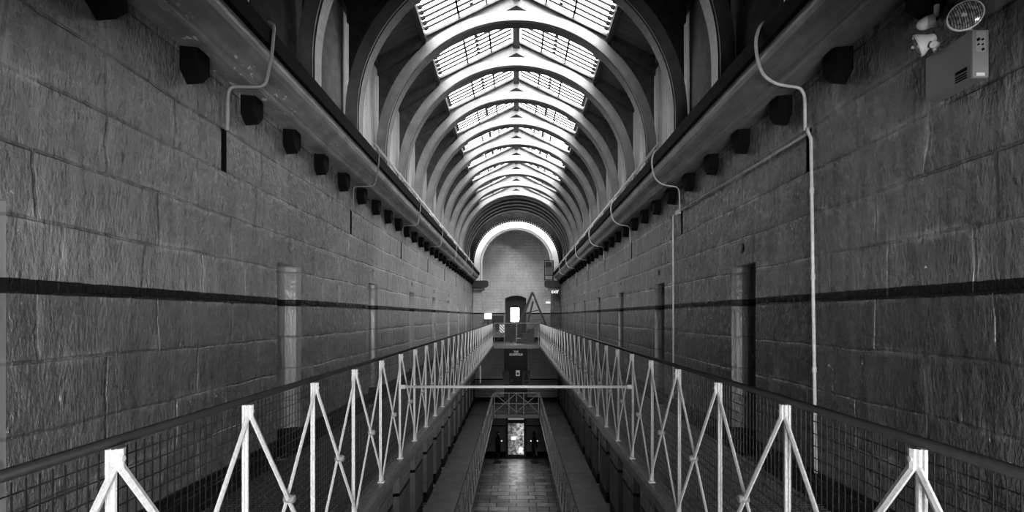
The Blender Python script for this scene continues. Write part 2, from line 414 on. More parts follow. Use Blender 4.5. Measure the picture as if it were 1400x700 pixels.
def side_wall(s):
    x = s * XW
    mb = MB()
    holes = []                                             # (y0,y1,z0,z1)
    for y in NICHE_TOP: holes.append((y - NW, y + NW, zz(1.49), zu(0.53)))
    for y in NICHE_MID: holes.append((y - NW, y + NW, zz(4.90), zz(2.35)))
    vents = [(y + 0.02, zu(0.705)) for y in NICHE_TOP]
    R = 0.055; Q = 0.09
    for (y, z) in vents: holes.append((y - Q, y + Q, z - Q, z + Q))
    for y in SLOTS: holes.append((y - 0.035, y + 0.035, zu(1.16), zu(1.50)))
    zs = sorted({0.0, zu(2.0)} | {h[2] for h in holes} | {h[3] for h in holes})
    for zi in range(len(zs) - 1):
        z0, z1 = zs[zi], zs[zi + 1]; zm = (z0 + z1) / 2
        rows = sorted([(h[0], h[1]) for h in holes if h[2] < zm < h[3]])
        y = YN
        for (a, b) in rows + [(YEND, None)]:
            if a > y: mb.quad((x, y, z0), (x, a, z0), (x, a, z1), (x, y, z1))
            y = b
            if b is None: break
    nich = []
    def niche(yc, z0, z1):
        nich.append(len(mb.f))
        n = 14; pts = [(x + s * ND * math.sin(PI * k / n), yc - NW * math.cos(PI * k / n)) for k in range(n + 1)]
        for k in range(n):
            a, b = pts[k], pts[k + 1]
            mb.quad((a[0], a[1], z0), (b[0], b[1], z0), (b[0], b[1], z1), (a[0], a[1], z1))
        mb.quad(*[(p[0], p[1], z1) for p in pts]); mb.quad(*[(p[0], p[1], z0) for p in pts])
    for y in NICHE_TOP: niche(y, zz(1.49), zu(0.53))
    for y in NICHE_MID: niche(y, zz(4.90), zz(2.35))
    for (yc, zc) in vents:
        n = 24
        def sq(k):
            a = 2 * PI * k / n + PI / 4; c, q = math.cos(a), math.sin(a); m = max(abs(c), abs(q))
            return (x, yc + Q * c / m, zc + Q * q / m)
        def ci(k, r, d=0):
            a = 2 * PI * k / n + PI / 4; return (x + s * d, yc + r * math.cos(a), zc + r * math.sin(a))
        for k in range(n):
            mb.quad(sq(k), sq(k + 1), ci(k + 1, R), ci(k, R)); mb.quad(ci(k, R), ci(k + 1, R), ci(k + 1, R * 0.9, 0.3), ci(k, R * 0.9, 0.3))
        mb.quad(*[ci(k, R * 0.9, 0.3) for k in range(n)])
    dark0 = len(mb.f)
    for y in SLOTS:
        z0, z1 = zu(1.16), zu(1.50); d = s * 0.16; a, b = y - 0.035, y + 0.035
        mb.quad((x, a, z0), (x + d, a, z0), (x + d, a, z1), (x, a, z1)); mb.quad((x, b, z0), (x + d, b, z0), (x + d, b, z1), (x, b, z1))
        mb.quad((x, a, z0), (x, b, z0), (x + d, b, z0), (x + d, a, z0)); mb.quad((x, a, z1), (x, b, z1), (x + d, b, z1), (x + d, a, z1))
        mb.quad((x + d, a, z0), (x + d, b, z0), (x + d, b, z1), (x + d, a, z1))
    dark1 = len(mb.f)
    # outer skin so that the wall has thickness
    xo = s * (XW + 0.62)
    mb.quad((xo, YN, 0), (xo, YEND, 0), (xo, YEND, zu(2.0)), (xo, YN, zu(2.0)))
    mb.quad((x, YN, zu(2.0)), (x, YEND, zu(2.0)), (xo, YEND, zu(2.0)), (xo, YN, zu(2.0)))
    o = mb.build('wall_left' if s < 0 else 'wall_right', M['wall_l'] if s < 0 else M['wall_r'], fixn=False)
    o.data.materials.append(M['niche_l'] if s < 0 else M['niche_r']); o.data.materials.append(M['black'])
    for q in range(dark0, dark1): o.data.polygons[q].material_index = 2  # slot insides coloured black to stand for the shade within
    for f0 in nich:
        for q in range(f0, f0 + 14): o.data.polygons[q].material_index = 1; o.data.polygons[q].use_smooth = True
    return struct(o)
side_wall(-1); side_wall(1)

struct(MB().box(-3, 3, YN - 0.3, YEND + 0.3, -0.2, 0).build('floor', M['flag']))

# end wall with the arched doorway and its window
def end_wall():
    mb = MB(); y = YEND
    dx0, dx1 = -0.64, 0.56; zb = zz(1.45); zs_ = zu(1.00); n = 12; rise = 0.16
    top = zu(5.9)
    mb.quad((-3, y, 0), (3, y, 0), (3, y, zb), (-3, y, zb))
    mb.quad((-3, y, zb), (dx0, y, zb), (dx0, y, top), (-3, y, top)); mb.quad((dx1, y, zb), (3, y, zb), (3, y, top), (dx1, y, top))
    arc = [(dx0 + (dx1 - dx0) * k / n, zs_ + rise * math.sin(PI * k / n) ** 0.8) for k in range(n + 1)]
    for k in range(n):
        a, b = arc[k], arc[k + 1]
        mb.quad((a[0], y, a[1]), (b[0], y, b[1]), (b[0], y, top), (a[0], y, top))
    mb.quad((-3, y + 0.75, 0), (3, y + 0.75, 0), (3, y + 0.75, zb), (-3, y + 0.75, zb))
    o = struct(mb.build('wall_far', M['wall_end'], fixn=False))
    # dark reveal, with a small arched window opening at the back
    r = MB(); d = 0.6
    wx0, wx1, wz0, wz1 = -0.37, 0.20, zz(0.36), zu(0.50)
    r.quad((dx0, y, zb), (dx0, y + d, zb), (dx0, y + d, zs_), (dx0, y, zs_)); r.quad((dx1, y, zb), (dx1, y + d, zb), (dx1, y + d, zs_), (dx1, y, zs_))
    r.quad((dx0, y, zb), (dx1, y, zb), (dx1, y + d, zb), (dx0, y + d, zb))
    for k in range(n):
        a, b = arc[k], arc[k + 1]
        r.quad((a[0], y, a[1]), (b[0], y, b[1]), (b[0], y + d, b[1]), (a[0], y + d, a[1]))
    yb = y + d
    r.box(dx0, wx0, yb - 0.05, yb, zb, zs_ + 0.2); r.box(wx1, dx1, yb - 0.05, yb, zb, zs_ + 0.2)
    r.box(wx0, wx1, yb - 0.05, yb, zb, wz0); r.box(wx0, wx1, yb - 0.05, yb, wz1, zs_ + 0.2)
    fr = struct(r.build('door_1', M['dark_timber'], fixn=False))
    wf = MB()
    for (a, b) in ((wx0, wx0 + 0.04), (wx1 - 0.04, wx1)): wf.box(a, b, yb - 0.09, yb - 0.02, wz0, wz1)
    wf.box(wx0, wx1, yb - 0.09, yb - 0.02, wz0, wz0 + 0.03); wf.box(wx0, wx1, yb - 0.09, yb - 0.02, wz1 - 0.03, wz1)
    m = [((wx0 + wx1) / 2 + 0.36 * math.cos(PI * k / 12) , wz1 + 0.03 + 0.10 * math.sin(PI * k / 12)) for k in range(13)]
    wf.tube([(p[0], yb - 0.08, p[1]) for p in m], 0.022, 6)
    wo = struct(wf.build('window_50', M['rib_under']))
    MB().box(wx0, wx1, yb - 0.045, yb - 0.035, wz0, wz1).build('pane', M['glass'], wo)
    return o
end_wall()
# back wall behind the camera
mb = MB(); a, b, c_, d_ = NWIN
mb.box(-3, a, YN - 0.3, YN, 0, zu(5.9)); mb.box(b, 3, YN - 0.3, YN, 0, zu(5.9)); mb.box(a, b, YN - 0.3, YN, 0, c_); mb.box(a, b, YN - 0.3, YN, d_, zu(5.9))
struct(mb.build('wall_near', M['wall_l']))
struct(MB().box(-2.34, 2.34, YN, 1.03, zu(0.74), zu(0.86)).build('light_blocker_near', M['dark_timber']))      # unseen slab added to keep window light off the nearest arches
wn = empty('window_51', ((a + b) / 2, YN - 0.2, c_), None, None, kind='structure')
mb = MB()
for q in range(4): xx = a + (b - a) * q / 3; mb.box(xx - 0.02, xx + 0.02, YN - 0.22, YN - 0.18, c_, d_)
for q in range(4): z_ = c_ + (d_ - c_) * q / 3; mb.box(a, b, YN - 0.22, YN - 0.18, z_ - 0.02, z_ + 0.02)
adopt(wn, mb.build('window_frame', M['dark_timber']), MB().quad((a, YN - 0.2, c_), (b, YN - 0.2, c_), (b, YN - 0.2, d_), (a, YN - 0.2, d_)).build('pane', M['glass'], fixn=False))

# the end arch: dark wall above, white ring, piers
YA0, YA1, AH, RO, RI = 25.2, 25.5, 2.79, 2.27, 1.85
def arch_pts(r, n=40, a0=0, a1=PI, ch=AH): return [(r * math.cos(a0 + (a1 - a0) * k / n), zu(ch) + r * math.sin(a0 + (a1 - a0) * k / n)) for k in range(n + 1)]
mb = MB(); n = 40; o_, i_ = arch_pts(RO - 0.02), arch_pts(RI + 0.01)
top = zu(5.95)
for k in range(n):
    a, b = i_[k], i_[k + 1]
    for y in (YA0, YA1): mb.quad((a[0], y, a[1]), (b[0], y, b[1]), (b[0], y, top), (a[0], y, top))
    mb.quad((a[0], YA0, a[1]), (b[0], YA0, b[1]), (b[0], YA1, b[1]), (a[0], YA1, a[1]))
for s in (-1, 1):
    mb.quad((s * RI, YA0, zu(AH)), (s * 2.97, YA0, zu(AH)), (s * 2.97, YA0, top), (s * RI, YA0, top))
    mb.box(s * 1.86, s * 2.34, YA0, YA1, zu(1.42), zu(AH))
struct(mb.build('wall_arch', M['matt_black'], fixn=False))
def ring(r0, r1, y0, y1, n=56, ch=AH, a0=0, a1=PI, foot=None):
    """square-sectioned half ring, optionally with straight legs down to foot"""
    mb = MB(); P0, P1 = arch_pts(r0, n, a0, a1, ch), arch_pts(r1, n, a0, a1, ch)
    if foot is not None:
        P0 = [(P0[0][0], foot)] + P0 + [(P0[-1][0], foot)]; P1 = [(P1[0][0], foot)] + P1 + [(P1[-1][0], foot)]
    m = len(P0); base = 0
    for k in range(m):
        mb.v += [(P0[k][0], y0, P0[k][1]), (P1[k][0], y0, P1[k][1]), (P1[k][0], y1, P1[k][1]), (P0[k][0], y1, P0[k][1])]
    for k in range(m - 1):
        for j in range(4): mb.f.append((4 * k + j, 4 * k + (j + 1) % 4, 4 * k + 4 + (j + 1) % 4, 4 * k + 4 + j))
    mb.f += [(0, 1, 2, 3), (4 * m - 1, 4 * m - 2, 4 * m - 3, 4 * m - 4)]
    return mb
er = empty('chancel_arch', (0, YA0, zu(1.9)), 'broad white plastered arch in front of the far brick wall', 'arch')
adopt(er, ring(RI + 0.10, RO, YA0 - 0.06, YA0 - 0.005, foot=zu(1.9)).build('arch_face', M['white']),
      ring(RI, RI + 0.10, YA0 - 0.03, YA1 + 0.02, foot=zu(1.9)).build('arch_soffit', M['white']),
      ring(RI + 0.075, RI + 0.10, YA0 - 0.09, YA0 - 0.06, foot=zu(1.9)).build('arch_bead', M['tymp']))
de = MB()
for k in range(0, 58):
    a = PI * (k + 0.5) / 58; r = RO + 0.07
    c = (r * math.cos(a), zu(AH) + r * math.sin(a)); de.box(c[0] - 0.022, c[0] + 0.022, YA0 - 0.05, YA0 - 0.002, c[1] - 0.03, c[1] + 0.03)
adopt(er, de.build('dentil_row', M['rib_under']))
for s in (-1, 1):
    side = 'left' if s < 0 else 'right'
    pr = empty('arch_pier', (s * 2.1, YA0 + 0.15, zz(1.45)), f'painted pier under the {side} foot of the white arch', 'pier', 'piers of the end arch')
    adopt(pr, MB().box(s * 1.86, s * 2.34, YA0 + 0.005, YA1, zz(1.449), zu(1.40)).build('pier_shaft', M['wall_end'] if s < 0 else M['wall_r']),
          MB().box(s * 1.70, s * 2.33, YA0 - 0.2, YA0 - 0.005, zu(1.36), zu(1.50)).build('pier_moulding', M['tymp'] if s < 0 else M['grey_steel'], bevel=0.02))
    adopt(pr, MB().prism([(s * 2.33, zu(1.505)), (s * 1.62, zu(1.505)), (s * 1.50, zu(1.60)), (s * 1.50, zu(1.84)), (s * 1.58, zu(1.89)), (s * 2.33, zu(1.89))], 'y', YA0 - 0.28, YA0 - 0.1).build('springer_block', M['iron'], bevel=0.015))

# upper clerestory walls: corrugated iron near, planks further on
for s in (-1, 1):
    mb = MB(); y = YN; k = 0; pts = []
    while y < 6.75:
        pts.append((s * (EAVEX + (0.012 if k % 2 else -0.012)), y)); y += 0.035; k += 1
    for a, b in zip(pts, pts[1:]): mb.quad((a[0], a[1], zu(1.95)), (b[0], b[1], zu(1.95)), (b[0], b[1], zu(4.62)), (a[0], a[1], zu(4.62)))
    mb.quad((s * 2.6, YN, zu(1.95)), (s * 2.6, 6.75, zu(1.95)), (s * 2.6, 6.75, zu(4.62)), (s * 2.6, YN, zu(4.62)))
    struct(mb.build('wall_clerestory_' + ('left' if s < 0 else 'right'), M['corrug'], fixn=False))
    struct(MB().box(s * EAVEX, s * 2.6, 6.75, YEND, zu(1.95), zu(4.62)).build('wall_planked_' + ('left' if s < 0 else 'right'), M['plank']))

# roof slopes: opaque boarding, glazing left open
def slope(mb, s, xa, xb, y0, y1, t=0.08):
    mb.prism([(s * xa, zu(roofh(xa))), (s * xb, zu(roofh(xb))), (s * xb, zu(roofh(xb)) + t), (s * xa, zu(roofh(xa)) + t)], 'y', y0, y1)
mb = MB()
for s in (-1, 1):
    slope(mb, s, SKYX, 2.75, YN - 0.3, 23.8)
    slope(mb, s, 0, SKYX, YN - 0.3, 6.75)
    slope(mb, s, 0, SKYX, 20.15, 23.8)
    slope(mb, s, 0, 2.9, 25.3, YEND + 0.9)
    mb.box(s * 2.6, s * 3.0, 23.7, 25.4, zu(1.9), zu(6.0))
mb.box(-3, 3, YEND + 0.6, YEND + 0.65, zu(1.1), zu(5.9))
struct(mb.build('ceiling', M['roof']))
# side cheeks of the open lantern in front of the end arch
mb = MB()
mb.box(-3, 3, 23.72, 23.8, zu(5.34), zu(6.05))
struct(mb.build('trim_1', M['dark_timber']))
wl = MB().box(-2.6, 2.6, 23.8, 25.3, zu(6.0), zu(6.02)).build('window_40', M['glass']); struct(wl)

# barrel vault beyond the last skylight, with raised bands
mb = MB(); prof = []; y = 20.35
while y < 23.4:
    prof += [(y, 2.46), (y + 0.16, 2.46), (y + 0.16, 2.36), (y + 0.46, 2.36), (y + 0.46, 2.46)]; y += 0.64
n = 48
for k in range(n):
    a, b = PI * k / n, PI * (k + 1) / n
    for (p, q) in zip(prof, prof[1:]):
        mb.quad(*[(r * math.cos(t), yy, zu(2.85) + r * math.sin(t)) for (yy, r, t) in ((p[0], p[1], a), (p[0], p[1], b), (q[0], q[1], b), (q[0], q[1], a))])
struct(mb.build('ceiling_vault', M['dark_timber'], fixn=False))
mb = MB(); i_ = arch_pts(2.44, 40, ch=2.85)       # closing wall round the mouth of the vault
for k in range(40):
    a, b = i_[k], i_[k + 1]
    mb.quad((a[0], 20.36, a[1]), (b[0], 20.36, b[1]), (b[0], 20.36, max(b[1], zu(5.75))), (a[0], 20.36, max(a[1], zu(5.75))))
struct(mb.build('trim_2', M['dark_timber'], fixn=False))

# cornices
for s in (-1, 1):
    side = 'left' if s < 0 else 'right'
    prof = [(XW + 0.1, 1.90), (2.17, 1.90), (2.15, 1.915), (2.145, 1.955), (2.12, 1.985), (2.085, 2.00), (2.045, 2.025), (2.02, 2.06), (2.01, 2.10), (2.005, 2.15), (2.0, 2.16), (2.0, 2.28), (XW + 0.1, 2.28)]
    o = MB().prism([(s * a, zu(b)) for a, b in prof], 'y', YN, YA0 - 0.3).build('trim_' + ('3' if s < 0 else '4'), M['cornice_l'] if s < 0 else M['cornice_r'])
    struct(o); tag(o, f'moulded cornice along the top of the {side} wall')
    o = MB().prism([(s * 1.97, zu(2.165)), (s * 2.0, zu(2.15)), (s * 2.06, zu(2.32)), (s * 1.99, zu(2.335)), (s * 1.955, zu(2.29))], 'y', YN, YA0 - 0.3).build('trim_' + ('5' if s < 0 else '6'), M['black'])
    struct(o)

# ---------------------------------------------------------------- roof: skylight windows, purlins, ridge, ribs
RIBY = [8.2 + 1.475 * (k - 1) for k in range(-2, 10)]       # rib faces
def skylight(idx, s, y0, y1):
    root = empty(f'window_{idx}', (s * SKYX / 2, (y0 + y1) / 2, zu(roofh(SKYX / 2))), None, None, kind='structure')
    def P(x, y, up): return (s * x, y, zu(roofh(x)) + up)
    pane = MB(); a = [P(0.06, y0, .06), P(SKYX, y0, .06), P(SKYX, y1, .06), P(0.06, y1, .06)]; pane.quad(*a)
    slats = MB(); m = 10
    for k in range(1, m):
        y = y0 + (y1 - y0) * k / m
        slats.bar(P(0.10, y, .0), P(SKYX - 0.05, y, .0), 0.036, 0.008)
        slats.bar(P(SKYX - 0.08, y, -.005), P(SKYX - 0.02, y, -.005), 0.055, 0.03)
    rods = MB()
    for x in (0.52, 1.0): rods.bar(P(x, y0 + 0.03, -.012), P(x, y1 - 0.03, -.012), 0.035, 0.010)
    pins = MB()
    for k in range(3, m - 1):
        y = y0 + (y1 - y0) * (k + 0.5) / m; pins.bar(P(0.74, y, -.01), P(0.80, y, -.01), 0.03, 0.02)
    adopt(root, pane.build('pane', M['glass'], fixn=False), slats.build('glazing_bars', M['black']), rods.build('tie_rods', M['black']), pins.build('clips', M['black']))
bays = [(RIBY[k] + 0.1, RIBY[k + 1]) for k in range(2, 11)]
i = 1
for (a, b) in bays:
    for s in (-1, 1): skylight(i, s, a, b); i += 1
mb = MB()
for s in (-1, 1):
    side = 'left' if s < 0 else 'right'
    mb = MB(); z = zu(roofh(SKYX + 0.03))
    mb.box(s * (SKYX - 0.02), s * (SKYX + 0.05), YN, 23.75, z - 0.09, z + 0.02)
    mb.box(s * (SKYX + 0.06), s * (SKYX + 0.085), YN, 23.75, z - 0.075, z)
    struct(mb.build('trim_' + ('7' if s < 0 else '8'), M['rib_under']))
    struct(MB().box(s * (EAVEX - 0.07), s * (EAVEX + 0.02), YN, 20.2, zu(4.42), zu(4.56)).build('trim_' + ('9' if s < 0 else '10'), M['dark_timber']))
struct(MB().prism([(-0.07, zu(RIDGE) - 0.17), (0.07, zu(RIDGE) - 0.17), (0.07, zu(RIDGE) + 0.03), (0, zu(RIDGE) + 0.07), (-0.07, zu(RIDGE) + 0.03)], 'y', YN, 23.75).build('trim_11', M['rib_under']))

RCH, RR = 2.89, 2.46
def make_rib(y):
    root = empty('roof_arch', (0, y, zu(2.3)), None, 'roof arch', 'arched timber ribs of the roof')
    ft = zu(2.3)
    parts = [ring(RR - 0.155, RR, y, y + 0.10, ch=RCH, foot=ft).build('arch_face', M['rib']),
             ring(RR - 0.175, RR - 0.155, y - 0.012, y + 0.02, ch=RCH, foot=ft).build('edge_bead', M['tymp']),
             ring(RR - 0.19, RR - 0.156, y + 0.021, y + 0.20, ch=RCH, foot=ft).build('arch_soffit', M['rib_under'])]
    # white gable board between arch and roof, dark spandrel boards lower down
    t = MB(); n = 24
    def arcz(x): return zu(RCH) + math.sqrt(max((RR - 0.02) ** 2 - x * x, 0))
    def strip(mb, xa, xb, y0, y1, n):
        for q in range(n):
            x0, x1 = xa + (xb - xa) * q / n, xa + (xb - xa) * (q + 1) / n
            a = [(x0, arcz(x0)), (x1, arcz(x1)), (x1, zu(roofh(x1)) - 0.05), (x0, zu(roofh(x0)) - 0.05)]
            for yy in (y0, y1): mb.quad(*[(p[0], yy, p[1]) for p in a])
    strip(t, -SKYX, SKYX, y + 0.03, y + 0.07, 32)
    parts.append(t.build('gable_board', M['tymp'], fixn=False))
    for (xa, xb) in ((SKYX, RR - 0.03), (-RR + 0.03, -SKYX)):
        sp = MB(); strip(sp, xa, xb, y + 0.06, y + 0.09, 16)
        parts.append(sp.build('spandrel_boards', M['dark_timber'], fixn=False))
    for s in (-1, 1):
        rf = MB(); h0 = zu(RIDGE) - 0.015
        rf.prism([(0, h0 - 0.045), (s * EAVEX, zu(roofh(EAVEX)) - 0.06), (s * EAVEX, zu(roofh(EAVEX)) - 0.01), (0, h0)], 'y', y - 0.03, y + 0.12)
        parts.append(rf.build('rafter', M['dark_timber']))
        kn = MB().prism([(s * 1.62, zu(roofh(1.62)) - 0.05), (s * 2.44, zu(roofh(2.44)) - 0.05), (s * 2.44, zu(roofh(2.44)) - 0.30), (s * 1.72, zu(roofh(1.72)) - 0.19)], 'y', y + 0.0, y + 0.058)
        parts.append(kn.build('knee_board', M['dark_timber']))
    parts.append(MB().prism([(-0.17, arcz(0) + 0.022), (0.17, arcz(0) + 0.022), (0, arcz(0) + 0.11)], 'y', y - 0.0, y + 0.03).build('crown_dark_plate', M['black']))  # small dark triangular plate above the arch crown
    adopt(root, *parts)
    return root
rib0 = make_rib(RIBY[0])
for k, y in enumerate(RIBY):
    r = rib0 if k == 0 else copy_tree(rib0)
    r.location.y = y
    r['label'] = f'curved timber roof arch above the cornices, {ORD[k]} counted from the camera'
# the close-set dark hoops over the vault belong to the ceiling mesh

# ---------------------------------------------------------------- galleries
def gallery(s, level):
    h = 1.45 if level else 4.87; side = 'left' if s < 0 else 'right'; z = zz(h); y0, y1 = YN + 0.02, 23.0
    root = empty('gallery_walkway', (s * 1.75, 9.5, z - 0.1),
                 f'{"upper" if level else "lower"} gallery walkway along the {side} wall, {"with steel grating floor" if level else "dark slab floor"}', 'walkway', 'gallery walkways')
    k = MB().prism([(s * 1.125, z - 0.02), (s * 1.14, z + 0.01), (s * 1.27, z + 0.01), (s * 1.27, z - 0.14), (s * 1.16, z - 0.14), (s * 1.15, z - 0.09), (s * 1.125, z - 0.08)], 'y', y0, y1)
    adopt(root, k.build('edge_kerb', M['kerb']))
    if level:
        gr = MB()
        y = y0
        while y < y1 - 0.02:
            gr.box(s * 1.272, s * 2.345, y, y + 0.006, z - 0.026, z - 0.004); y += 0.042
        x = 1.30
        while x < 2.34:
            gr.box(s * x, s * (x + 0.005), y0, y1, z - 0.022, z - 0.002); x += 0.075
        adopt(root, gr.build('grating', M['grate']))
        bm_ = MB(); y = 0.7
        while y < y1:
            bm_.prism([(s * 1.272, z - 0.03), (s * 2.345, z - 0.03), (s * 2.345, z - 0.28), (s * 1.272, z - 0.09)], 'y', y - 0.03, y + 0.03); y += 1.44
        adopt(root, bm_.build('support_brackets', M['iron']))
    else:
        adopt(root, MB().box(s * 1.272, s * 2.345, y0, y1, z - 0.14, z - 0.02).build('floor_slab', M['slate']))
    return root
for lv in (1, 0):
    for s in (-1, 1): gallery(s, lv)
# cross landings at the far end (and under the photographer on the top level)
for lv, h in ((1, 1.45), (0, 4.87)):
    z = zz(h)
    r = empty('end_landing', (0, 24.8, z - 0.1), f'{"upper" if lv else "lower"} cross landing joining the galleries at the far wall', 'landing', 'cross landings')
    adopt(r, MB().box(-2.34, 2.34, 23.06, YEND - 0.005, z - 0.12, z).build('landing_slab', M['slate']),
          MB().box(-1.12, 1.12, 22.98, 23.05, z - 0.15, z + 0.02).build('landing_edge', M['kerb']))
    r = empty('near_landing', (0, -0.7, z - 0.1), f'{"upper" if lv else "lower"} cross landing under the camera, out of view', 'landing')
    adopt(r, MB().box(-1.12, 1.12, YN + 0.02, 0.3, z - 0.12, z).build('landing_slab', M['slate']))

POSTS = [1.36 + 0.672 * k for k in range(-1, 33)]
def railing(s):
    side = 'left' if s < 0 else 'right'
    zt, zb = zz(0.385), zz(1.44)
    root = empty('gallery_railing', (s * XG, 0, zz(1.44)), f'white cross-braced steel railing with wire mesh on the upper {side} gallery', 'railing', 'gallery railings')
    R_ = []
    R_.append(MB().tube([(s * 1.195, -0.6, zz(0.372)), (s * 1.195, POSTS[-1] + 0.1, zz(0.372))], 0.0155, 10, ry=0.013).build('handrail', M['rail_dark'], smooth=True))
    tops = [('post')]
    y = POSTS[0]
    post = MB().box(s * (XG - 0.006), s * (XG + 0.012), y - 0.006, y + 0.006, zb, zt)
    post.box(s * (XG + 0.004), s * (XG + 0.014), y - 0.015, y + 0.015, zb, zt)
    post.box(s * (XG - 0.028), s * (XG + 0.028), y - 0.02, y + 0.02, zb, zb + 0.01)
    post.cyl((s * (XG - 0.030), y, zt - 0.03), (s * (XG - 0.026), y, zt - 0.03), 0.009, 8)
    p0 = post.build('post', M['white_steel'], bevel=0.002)
    R_.append(p0)
    X1, X2 = XG - 0.019, XG - 0.007
    def brace(x, ya, za, yb, zb_):
        d = (yb - ya) / 2 * 0.06
        m = MB()
        pts = [(s * x, ya + math.copysign(0.003, yb - ya), za), (s * x, ya + math.copysign(0.003, yb - ya), za - math.copysign(0.055, za - zb_))]
        end = (s * x, yb - math.copysign(0.016, yb - ya), zb_)
        m.tube([pts[0], pts[1], end], 0.0135, 6, ry=0.0075)
        return m
    b0 = brace(X1, POSTS[0], zt, POSTS[1], zb + 0.03).build('brace', M['white_steel'])
    b1 = brace(X2, POSTS[1], zt, POSTS[0], zb + 0.03).build('brace', M['white_steel'])
    ym = (POSTS[0] + POSTS[1]) / 2; zm = (zt - 0.055 + zb + 0.03) / 2
    bo = MB().lathe((s * (XG - 0.05), ym, zm), (s, 0, 0), [(0, 0.012), (0.003, 0.019), (0.022, 0.021), (0.05, 0.021), (0.055, 0.016)], 14).build('boss', M['boss'], smooth=False)
    R_ += [b0, b1, bo]
    wm = MB(); ya, yb = POSTS[0], POSTS[-1] - 0.02
    y = ya; xw = 1.212
    while y < yb:
        wm.box(s * (xw - 0.0014), s * (xw + 0.0014), y - 0.0014, y + 0.0014, zz(1.42), zz(0.40)); y += 0.0335
    hgt = 0.43
    while hgt < 1.43:
        wm.box(s * (xw + 0.0012), s * (xw + 0.004), ya, yb, zz(hgt) - 0.0019, zz(hgt) + 0.0019); hgt += 0.0495
    R_.append(wm.build('wire_mesh', M['wire'], fixn=False))
    adopt(root, *R_)
    for k in range(1, len(POSTS)):
        c = p0.copy(); COL.objects.link(c); c.parent = root; c.location.y = POSTS[k] - POSTS[0]
        if k < len(POSTS) - 1:
            for q in (b0, b1, bo):
                c = q.copy(); COL.objects.link(c); c.parent = root; c.location.y = POSTS[k] - POSTS[0]
    return root
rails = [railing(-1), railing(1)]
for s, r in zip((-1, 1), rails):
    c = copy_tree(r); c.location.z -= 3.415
    for ch in list(c.children):                       # the lower railings show no mesh and take a darker grey
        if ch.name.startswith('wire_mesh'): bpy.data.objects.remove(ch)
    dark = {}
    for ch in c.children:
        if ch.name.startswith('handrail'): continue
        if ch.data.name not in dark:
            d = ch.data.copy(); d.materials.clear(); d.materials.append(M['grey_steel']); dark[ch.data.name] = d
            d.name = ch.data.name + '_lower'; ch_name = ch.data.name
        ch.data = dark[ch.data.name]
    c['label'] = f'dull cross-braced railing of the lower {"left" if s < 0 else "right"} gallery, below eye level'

# cross bar and end railings
cb = empty('cross_bar', (0, 4.72, zz(0.715)), 'white round tie bar spanning the well between the two railings', 'tie bar')
adopt(cb, MB().tube([(-XG + 0.04, 4.72, zz(0.715)), (XG - 0.04, 4.72, zz(0.715))], 0.0135, 12).build('bar', M['white_steel'], smooth=True),
      MB().cyl((-XG + 0.05, 4.72, zz(0.715)), (-XG + 0.005, 4.72, zz(0.715)), 0.022, 12).build('end_collar', M['white_steel']),
      MB().cyl((XG - 0.05, 4.72, zz(0.715)), (XG - 0.005, 4.72, zz(0.715)), 0.022, 12).build('end_collar', M['white_steel']))
def end_rail(zoff, lv):
    y = 22.95; zt, zb = zz(0.36) - zoff, zz(1.40) - zoff
    r = empty('end_railing', (0, y, zb), f'dark cross-braced railing closing the {"upper" if lv else "lower"} landing above the well', 'railing')
    ps = [MB().tube([(-1.10, y, zt), (1.10, y, zt)], 0.02, 8).build('handrail', M['grey_steel']),
          MB().tube([(-1.10, y, zb + 0.10), (1.10, y, zb + 0.10)], 0.014, 8).build('bottom_rail', M['iron'])]
    if not lv: ps.append(MB().tube([(-1.10, y, (zt + zb) / 2), (1.10, y, (zt + zb) / 2)], 0.016, 8).build('middle_rail', M['grey_steel']))
    for x in (-1.09, -0.36, 0.0, 0.36, 1.09) if not lv else (-1.09, 0.0, 1.09):
        ps.append(MB().box(x - 0.018, x + 0.018, y - 0.018, y + 0.018, zb, zt).build('post', M['grey_steel']))
    xs = (-1.09, 0.0, 1.09)
    for a, b in zip(xs, xs[1:]):
        ps.append(MB().bar((a, y + 0.02, zt), (b, y + 0.02, zb + 0.1), 0.03, 0.012).build('brace', M['grey_steel'] if not lv else M['iron']))
        ps.append(MB().bar((b, y - 0.02, zt), (a, y - 0.02, zb + 0.1), 0.03, 0.012).build('brace', M['grey_steel'] if not lv else M['iron']))
    adopt(r, *ps)
end_rail(0, 1); end_rail(3.42, 0)

# ---------------------------------------------------------------- wall fittings
# faceted corbel stubs under the cornice
prof = [(0.0, 0.0), (0.035, 0.012), (0.125, 0.012), (0.16, 0.0), (0.165, -0.14), (0.08, -0.235), (0.0, -0.16)]
def make_corbel(s):
    mb = MB(); n = len(prof); d = 0.115
    a = [(0.0, y, z) for y, z in prof]; cy, cz = 0.08, -0.11
    b = [(-s * d, cy + (y - cy) * 0.93, cz + (z - cz) * 0.93) for y, z in prof]
    mb.v += a + b; mb.f += [tuple(range(n)), tuple(range(n, 2 * n))] + [(k, (k + 1) % n, n + (k + 1) % n, n + k) for k in range(n)]
    return mb.build('corbel_block', M['black'], bevel=0.004)
for s in (-1, 1):
    side = 'left' if s < 0 else 'right'; c0 = make_corbel(s)
    kk = 0
    for k in range(-2, 30):
        y = 3.26 + 0.722 * k
        if y > 24.6: break
        o = c0 if k == -2 else c0.copy()
        if k > -2: COL.objects.link(o)
        o.location = (s * XW, y, zu(1.885))
        tag(o, f'black faceted corbel stub under the {side} cornice, {ORD[kk]} from the camera', 'corbel', f'black corbel stubs on the {side} wall'); kk += 1

